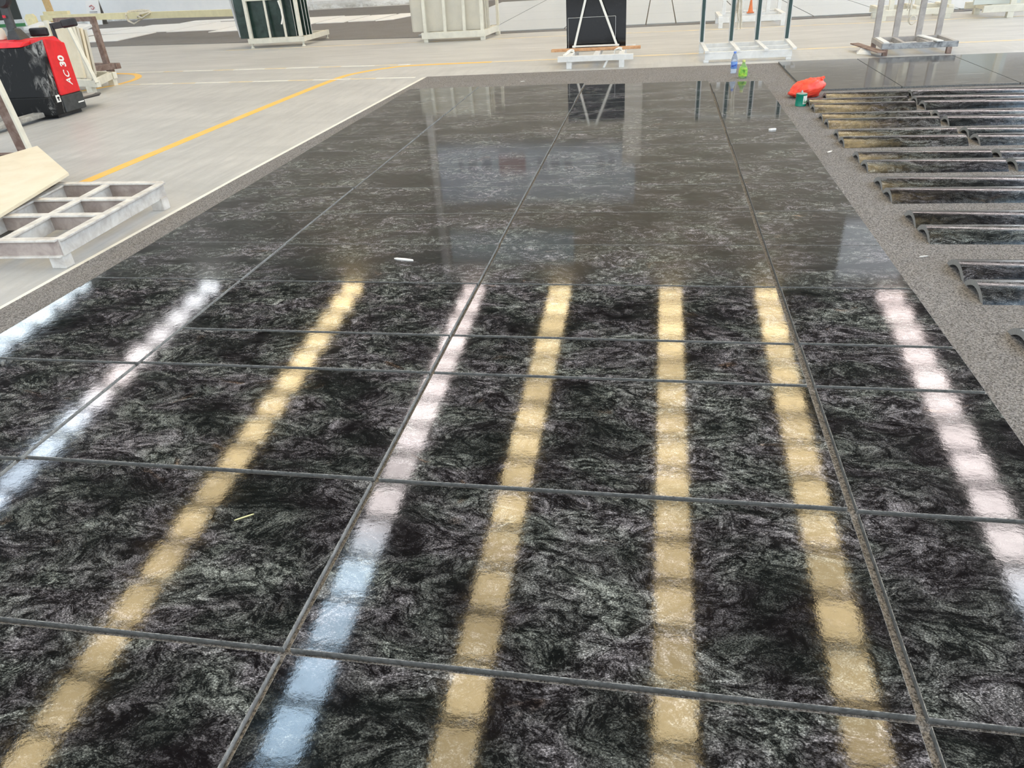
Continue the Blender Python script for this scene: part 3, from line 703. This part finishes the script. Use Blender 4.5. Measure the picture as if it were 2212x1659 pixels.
# polished pale slabs on the back carpet
xs = [-5.2, -3.66, -1.95, -.25, .36, 1.75, 3.05, 4.4, 5.75, 7.1]; ysr = [17.22, 19.7, 22.2, 24.8, 27.4]
rown = ['front row', 'second row', 'third row', 'fourth row']
cn = ['leftmost', 'second from left', 'third from left', 'fourth from left', 'middle', 'fourth from right', 'third from right', 'second from right', 'rightmost']
for i in range(len(xs)-1):
    for j in range(len(ysr)-1):
        o = MB().box(xs[i]+.012, xs[i+1]-.012, ysr[j]+.012, ysr[j+1]-.012, .0125, .032).build('polished_slab', TEALP)
        o.rotation_euler = (0, 0, 0)
        tag(o, 'pale mirror polished panel on back carpet, %s, %s' % (cn[i], rown[j]), 'slab', 'pale polished panels laid across the aisle')
# white marble slabs on the back carpet
wm = [(-16.9,-14.9,20.15,22.3,-.3), (-17.2,-14.6,22.6,25.6,0), (-16.2,-13.9,25.75,26.6,0), (-14.5,-12.7,22.2,25.2,0), (-12.6,-11.5,21.3,24.9,0), (-11.4,-9.9,21.5,25.0,0), (-9.8,-8.9,22.4,24.6,0), (-8.8,-8.0,22.4,24.5,0), (-7.9,-6.95,22.2,24.45,.5), (-19.9,-17.3,20.6,25.2,0)]
for i, (x0, x1, y0, y1, sk) in enumerate(wm):
    mb = MB().prism([(x0,y0),(x1-sk,y0+random.uniform(-.2,.2)),(x1,y1),(x0,y1+random.uniform(-.15,.15))], .0125, .032)
    tag(mb.build('marble_slab', WMARB), 'white marble slab flat on dark back carpet, %s' % (['nearest the aisle at the left end','second from left','small one behind the second','third from left','fourth from left','fourth from right','third from right','second from right','rightmost','leftmost'][i]), 'slab', 'white marble slabs on the back carpet')
# pale yellow beam on stands
t = thing('steel_beam', 'long pale yellow steel beam lying across the far left', 'beam')
part('beam', BEAMY, t, lambda mb: mb.bar((-18.6,22.3,.575),(-9.6,18.95,.575), .12, .16))
mb = MB(); ax = Vector((-18.75,22.0,0))
pr = [(-.16,.0),(.16,.0),(.2,.28),(.17,.62),(.1,.70),(-.1,.70),(-.19,.6),(-.13,.25)]
mb.add([(ax.x+x_, ax.y+y_, z_+.02) for y_ in (-.04, .04) for x_, z_ in pr], [list(range(8)), [8+i for i in range(8)][::-1]]+[(i, 8+i, 8+(i+1)%8, (i+1)%8) for i in range(8)])
pl = mb.build('end_plate', BEAMY, t)
mb = MB(); mb.tube([(ax.x+.085*math.cos(a*.524), ax.y-.045, .52+.085*math.sin(a*.524)) for a in range(13)], .018, 6); mb.build('ring', BEAMY, pl, True)
bars(t, 'stand', CREAM, [((-10.0,19.1,.0125),(-10.0,19.1,.49)), ((-17.2,21.78,.0125),(-17.2,21.78,.49))], .08, .08)
part('short_beam', BEAMY, t, lambda mb: mb.bar((-18.6,22.45,.70),(-17.4,22.0,.70), .1, .09))
r_ = MB(); 
bx = lambda s: Vector((-18.6,22.3,.575)).lerp(Vector((-9.6,18.95,.575)), s)
p0 = bx(.44); p1 = bx(.55)
r_.tube([p0+Vector((0,-.1,.0)), p0+Vector((.03,-.1,-.12)), p0+Vector((.2,-.12,-.2)), p0+Vector((.5,-.1,-.08)), p1+Vector((-.3,-.1,.05)), p1+Vector((0,-.02,.1)), p1+Vector((-.1,.08,.1)), p0.lerp(p1,.6)+Vector((0,.05,.12)), p0+Vector((.3,.0,.11)), p0+Vector((.05,0,.1)), p0+Vector((0,-.1,.02))], .03, 6, flat=.6)
r_.tube([p0+Vector((.35,-.1,-.1)), p0.lerp(p1,.5)+Vector((0,-.11,.0)), p1+Vector((-.25,-.1,-.05)), p1+Vector((.02,-.09,.06))], .025, 6, flat=.6)
tag(r_.build('rope', ROPE, None, True), 'cream rope looped over the pale yellow beam', 'rope')
t = thing('timber_post', 'leaning yellow timber board behind the beam end', 'timber')
part('board', TIMBY, t, lambda mb: mb.bar((-18.45,22.6,.016),(-18.65,22.7,1.6), .22, .06))
# A-board sign near the far wall
t = thing('sign_board', 'small white folding notice board by the far wall', 'sign', (-21.0,28.0,.0125))
part('front_panel', WPAINT, t, lambda mb: mb.hexa([(-.32,-.25,0),(.32,-.25,0),(.32,-.22,0),(-.32,-.22,0),(-.27,-.02,.82),(.27,-.02,.82),(.27,.01,.82),(-.27,.01,.82)]))
part('back_panel', plain('grey_board', (.25,.24,.23), .7), t, lambda mb: mb.hexa([(-.42,.2,0),(.22,.2,0),(.22,.23,0),(-.42,.23,0),(-.3,.02,.82),(.24,.02,.82),(.24,.05,.82),(-.3,.05,.82)]))
mb = MB(); mb.tube([(-.12,-.10,.62),(-.02,-.09,.66),(.08,-.105,.58),(.02,-.12,.52),(-.06,-.115,.55)], .018, 6); mb.build('red_mark', plain('faded_red_print', (.6,.25,.25), .6), t)
mb = MB()
for z in (.44, .38): mb.bar((-.14,-.147-(.44-z)*.28,z),(.18,-.147-(.44-z)*.28,z), .01, .02)
mb.build('printed_lines', plain('grey_print', (.25,.25,.26), .6), t)

# ------------------------------------------------------------------ left foreground steel grid and slab
t = thing('steel_grid_table', 'low dusty white steel grid table standing at the left', 'table')
def lerp(a, b, u): return tuple(a[i]+(b[i]-a[i])*u for i in range(3))
A0, A1 = (-3.53,3.73,.135), (-3.62,4.97,.135)      # right side, near to far
B0, B1 = (-5.0,3.66,.135), (-5.35,4.99,.135)      # left side (out of view)
pl = dict(w=.05, h=.11)
NB = [0]
DUSTB = plain('dusty_brown_steel', (.46, .40, .37), .8, 0, .0, 9, c2=(.30, .25, .23), bstr=.1)
def ibeam(name, a, b, m1=DUSTY, m2=DUSTB, h=.10):
    NB[0] += 1; dz = -.0013*NB[0]; a = (a[0], a[1], a[2]+dz); b = (b[0], b[1], b[2]+dz)
    o = part(name, m2, t, lambda mb: mb.bar(a, b, .02, h), .002)
    au = (a[0], a[1], a[2]+h/2); bu = (b[0], b[1], b[2]+h/2)
    mb = MB(); mb.bar(au, bu, .06, .014); mb.build('top_flange', m1, o, bevel=.003)
    return o
ibeam('front_beam', B0, A0); ibeam('rear_beam', B1, A1); ibeam('right_beam', A0, A1, DUSTY, DUSTY); ibeam('left_beam', B0, B1)
for u in (.40, .69): ibeam('long_rail', lerp(B0, B1, u), lerp(A0, A1, u))
for u in (.735, .5, .25): ibeam('cross_rail', lerp(B0, A0, u), lerp(B1, A1, u), DUSTY, DUSTY)
part('bottom_flange', DUSTY, t, lambda mb: mb.bar((B0[0],B0[1],.083),(A0[0],A0[1],.083), .07, .012))
for x, y in ((A0[0]-.055, A0[1]+.03), (A1[0]-.02, A1[1]-.06), (B0[0]+.05, B0[1]+.05), (B1[0]+.05, B1[1]-.06)):
    part('leg', DUSTY, t, lambda mb: mb.box(x-.05, x+.05, y-.04, y+.04, 0, .09))
mb = MB()
e = [(-5.50,5.97),(-4.49,5.05),(-4.27,4.12),(-5.48,5.50)]
q = [(-4.235,4.05,.200),(-4.46,5.06,.225),(-5.50,5.99,.235),(-5.80,4.75,.21)]
mb.hexa([*q, *[(x, y, z+.022) for x, y, z in q]])
tag(mb.build('marble_slab', BEIGE, bevel=.002), 'beige marble slab lying skewed on the low steel grid table', 'slab')
t = thing('a_frame_rack', 'brown steel A frame rack cut off at the left edge', 'rack')
bars(t, 'post', RUSTY, [((-6.46,6.85,0),(-6.56,6.85,1.0)), ((-6.66,6.6,0),(-6.66,6.72,1.0))], .12, .06)
bars(t, 'edge_strip', CREAM, [((-6.385,6.84,.02),(-6.485,6.84,1.0))], .03, .06)
bars(t, 'base_beam', RUSTY, [((-8.2,6.75,.012),(-6.5,6.75,.012))], .1, .024)
bars(t, 'top_rail', RUSTY, [((-8.2,6.8,.98),(-6.5,6.8,.98))], .08, .08)

# ------------------------------------------------------------------ racks behind the truck
t = thing('slab_rack', 'cream steel rack of beige slabs standing behind the red truck', 'rack')
bars(t, 'base_beam', CREAM, [((-9.35,11.10,.15),(-8.35,10.70,.15)), ((-9.7,12.0,.15),(-8.7,11.6,.15)), ((-8.45,10.72,.15),(-8.8,11.65,.15))], .07, .10)
feet(t, CREAM, [(-8.60,10.82), (-9.3,11.1), (-8.78,11.6), (-9.65,11.95)], .10, .05)
bars(t, 'brace', CREAM, [((-8.75,10.95,.95),(-8.36,10.68,.16))], .05, .05)
bars(t, 'upright', CREAM, [((-8.72,11.0,.18),(-8.74,11.02,1.02)), ((-9.3,11.2,.18),(-9.3,11.2,1.02))], .06, .05)
for i, nm in enumerate(('front', 'second', 'third', 'rear')):
    o = MB().box(-.62, .30-.06*i, -.02, .02, 0, .74-.03*i).build('marble_slab', CREAMS if i % 2 else BEIGE, bevel=.003)
    o.location = (-9.02+.02*i, 11.06+.11*i, .205); o.rotation_euler = (-.10, 0, -.38)
    tag(o, '%s beige slab standing in the rack behind the truck' % nm, 'slab', 'beige slabs behind the truck')
t = thing('portal_rack', 'brown steel portal rack standing beyond the beige slabs', 'rack')
bars(t, 'post', RUSTY, [((-9.66,12.75,.2),(-9.66,12.75,.93)), ((-10.6,13.05,.2),(-10.6,13.05,.93))], .09, .08)
bars(t, 'top_rail', RUSTY, [((-10.65,13.05,.93),(-9.62,12.74,.93))], .08, .07)
bars(t, 'base_beam', RUSTY, [((-9.95,11.95,.17),(-9.45,12.75,.17)), ((-10.7,13.1,.17),(-9.4,12.70,.17))], .09, .09)
feet(t, RUSTY, [(-9.62,12.74), (-10.5,13.0), (-9.9,12.06)], .13, .05)
tag(MB().hexa([(-10.35,11.9,.86),(-9.05,11.55,.80),(-8.95,11.75,.86),(-10.25,12.2,.92),(-10.35,11.9,.90),(-9.05,11.55,.84),(-8.95,11.75,.90),(-10.25,12.2,.96)]).build('marble_slab', PALEE, bevel=.003),
    'pale slab lying on top of the racks behind the truck', 'slab')
part_sup = None
t = thing('slab_stillage', 'dusty stillage supporting the pale slab behind the truck', 'stillage')
bars(t, 'leg', CREAM, [((-10.2,12.0,0),(-10.2,12.0,.87)), ((-9.15,11.7,0),(-9.15,11.7,.82))], .06, .06)

# ------------------------------------------------------------------ electric pallet truck
t = thing('pallet_truck', 'red and black electric pallet truck parked at the left edge', 'pallet truck')
XA = -8.45
part('chassis', GRIMY, t, lambda mb: mb.prism([(XA,8.68),(-7.60,8.68),(-7.545,8.74),(-7.545,9.27),(-7.6,9.32),(XA,9.32)], .045, .27), .012)
part('battery_cover', GRIMY, t, lambda mb: mb.hexa([(XA,8.72,.262),(-7.72,8.72,.262),(-7.74,9.28,.262),(XA,9.28,.262),(XA,8.87,.845),(-7.81,8.87,.845),(-7.76,9.28,.845),(XA,9.28,.845)]), .012)
part('corner_panel', GRIMW, t, lambda mb: mb.hexa([(-7.73,8.715,.262),(-7.565,8.745,.262),(-7.565,8.96,.262),(-7.75,8.96,.262),(-7.815,8.872,.842),(-7.56,8.93,.915),(-7.56,8.96,.915),(-7.8,8.96,.842)]), .004)
sp_ = part('side_panel', RED, t, lambda mb: mb.hexa([(-7.75,8.90,.255),(-7.535,8.90,.255),(-7.535,9.275,.255),(-7.75,9.275,.255),(-7.75,8.935,.925),(-7.535,8.935,.925),(-7.545,9.285,.845),(-7.75,9.285,.86)]), .014)
part('lower_side_panel', CHAR, t, lambda mb: mb.prism([(-7.7,8.89),(-7.530,8.89),(-7.530,9.285),(-7.7,9.285)], .05, .252), .012)
part('top_cover', RED, t, lambda mb: mb.hexa([(XA,8.85,.842),(-7.84,8.85,.842),(-7.55,9.27,.842),(XA,9.29,.842),(XA,8.92,.915),(-7.80,8.91,.90),(-7.60,9.22,.93),(XA,9.25,.915)]), .015)
part('cover_recess', PINKM, t, lambda mb: mb.box(XA, -8.02, 8.99, 9.07, .885, .921), .003)
txtM = Matrix.Translation((-7.533, 9.115, .52)) @ Matrix((( 0,0,1,0),(1,0,0,0),(0,1,0,0),(0,0,0,1))) @ Matrix.Rotation(math.pi/2+.02, 4, 'Z')
text('lettering', '30', .135, WPAINT, sp_, txtM @ Matrix.Translation((.115, 0, 0)), shear=.15, bold=.04)
text('lettering', 'AC', .125, WPAINT, sp_, txtM @ Matrix.Translation((-.085, -.005, 0)), shear=.35)
mb = MB(); mb.box(-7.546,-7.541,8.80,8.87,.19,.275); pl = mb.build('safety_label', WPAINT, t)
mb = MB(); mb.box(-7.5405,-7.540,8.825,8.85,.205,.255); mb.box(-7.5405,-7.540,8.815,8.862,.235,.248); mb.build('symbol', BLKP, pl)
mb = MB(); mb.box(-7.5295,-7.526,9.15,9.26,.125,.14); mb.build('scuff_plate', WPAINT, t)
for zz, yy in ((.10, 8.86), (.78, 8.93)):
    MB().lathe([(.013,0),(.015,.004),(.004,.006)], n=14).build('bolt', BLKP, t).matrix_local = Matrix.Translation((-7.545 if zz < .5 else -7.62, yy-.03*(zz > .5), zz)) @ Matrix.Rotation(math.pi/2, 4, 'Y')
def fork(x):
    mb = MB(); mb.prism([(x-.085,7.35),(x-.05,7.27),(x+.05,7.27),(x+.085,7.35),(x+.085,8.70),(x-.085,8.70)], .035, .095)
    return mb.build('fork', plain('scuffed_fork_steel', (.42,.41,.38), .6, 0, .5, 12), t, bevel=.015)
fork(-7.78); fork(-8.22)
for x in (-7.78, -8.22):
    mb = MB(); mb.lathe([(.034,-.05),(.036,-.045),(.036,.045),(.034,.05)]); o = mb.build('load_roller', BLKP, t, True); o.matrix_local = Matrix.Translation((x, 7.45, .036)) @ Matrix.Rotation(math.pi/2, 4, 'Y')
part('wheel_housing', BLKP, t, lambda mb: mb.prism([(-8.3,8.8),(-7.6,8.8),(-7.6,9.25),(-8.3,9.25)], 0, .05), .004)
part('step_plate', BLKP, t, lambda mb: mb.prism([(-8.15,9.30),(-7.62,9.30),(-7.58,9.66),(-7.66,9.80),(-8.12,9.80)], .13, .152), .008)
part('step_tread', GREYST, t, lambda mb: mb.prism([(-8.10,9.34),(-7.68,9.34),(-7.66,9.62),(-7.70,9.74),(-8.08,9.74)], .152, .158), .003)
part('tiller_base', CHAR, t, lambda mb: mb.hexa([(-8.17,9.04,.90),(-7.93,9.02,.90),(-7.92,9.2,.90),(-8.16,9.22,.90),(-8.14,9.07,1.03),(-8.02,9.05,1.05),(-8.01,9.16,1.05),(-8.13,9.18,1.03)]), .02)
part('tiller_arm', CHAR, t, lambda mb: mb.bar((-8.10,9.12,1.0),(-8.13,9.16,1.45), .11, .07), .02)
MB().lathe([(.03,-.05),(.1,-.045),(.125,-.02),(.125,.02),(.1,.045),(.03,.05)], n=28).build('tiller_head', BLKP, t, True).matrix_local = Matrix.Translation((-8.09, 9.12, 1.40)) @ Matrix.Rotation(math.pi/2, 4, 'X')
mb = MB(); mb.box(-8.12,-8.09,9.06,9.08,1.17,1.2); mb.build('key_switch', PINKM, t)
part('knee_pad', BLKP, t, lambda mb: mb.box(-8.00,-7.74,9.26,9.32,.925,1.03), .025)
a = part('arm_bracket', BLKP, t, lambda mb: mb.bar((-7.66,9.3,.84),(-7.68,9.32,1.045), .03, .04), .004)
part('guard_arm', BLKP, t, lambda mb: mb.bar((-7.70,9.32,1.03),(-7.50,9.36,1.05), .03, .075), .006)
part('guard_pad', BLKP, t, lambda mb: mb.bar((-7.54,9.33,1.05),(-7.335,9.36,1.07), .05, .10), .022)
MB().lathe([(.012,0),(.012,.025),(.03,.03),(.03,.042),(.02,.046)], (-8.215,9.18,.912)).build('red_knob', RED, t, True)
j = thing('plastic_jug', 'cream plastic jug standing on the truck top', 'jug', (-8.33,9.13,.9165))
MB().lathe([(.06,0),(.075,.01),(.078,.1),(.06,.135),(.025,.15),(.022,.17)]).build('body', plain('cream_plastic', (.78,.74,.64), .4), j, True)
MB().lathe([(.026,.168),(.027,.17),(.027,.192),(.024,.195)]).build('cap', BLKP, j, True)
bpy.context.view_layer.update()
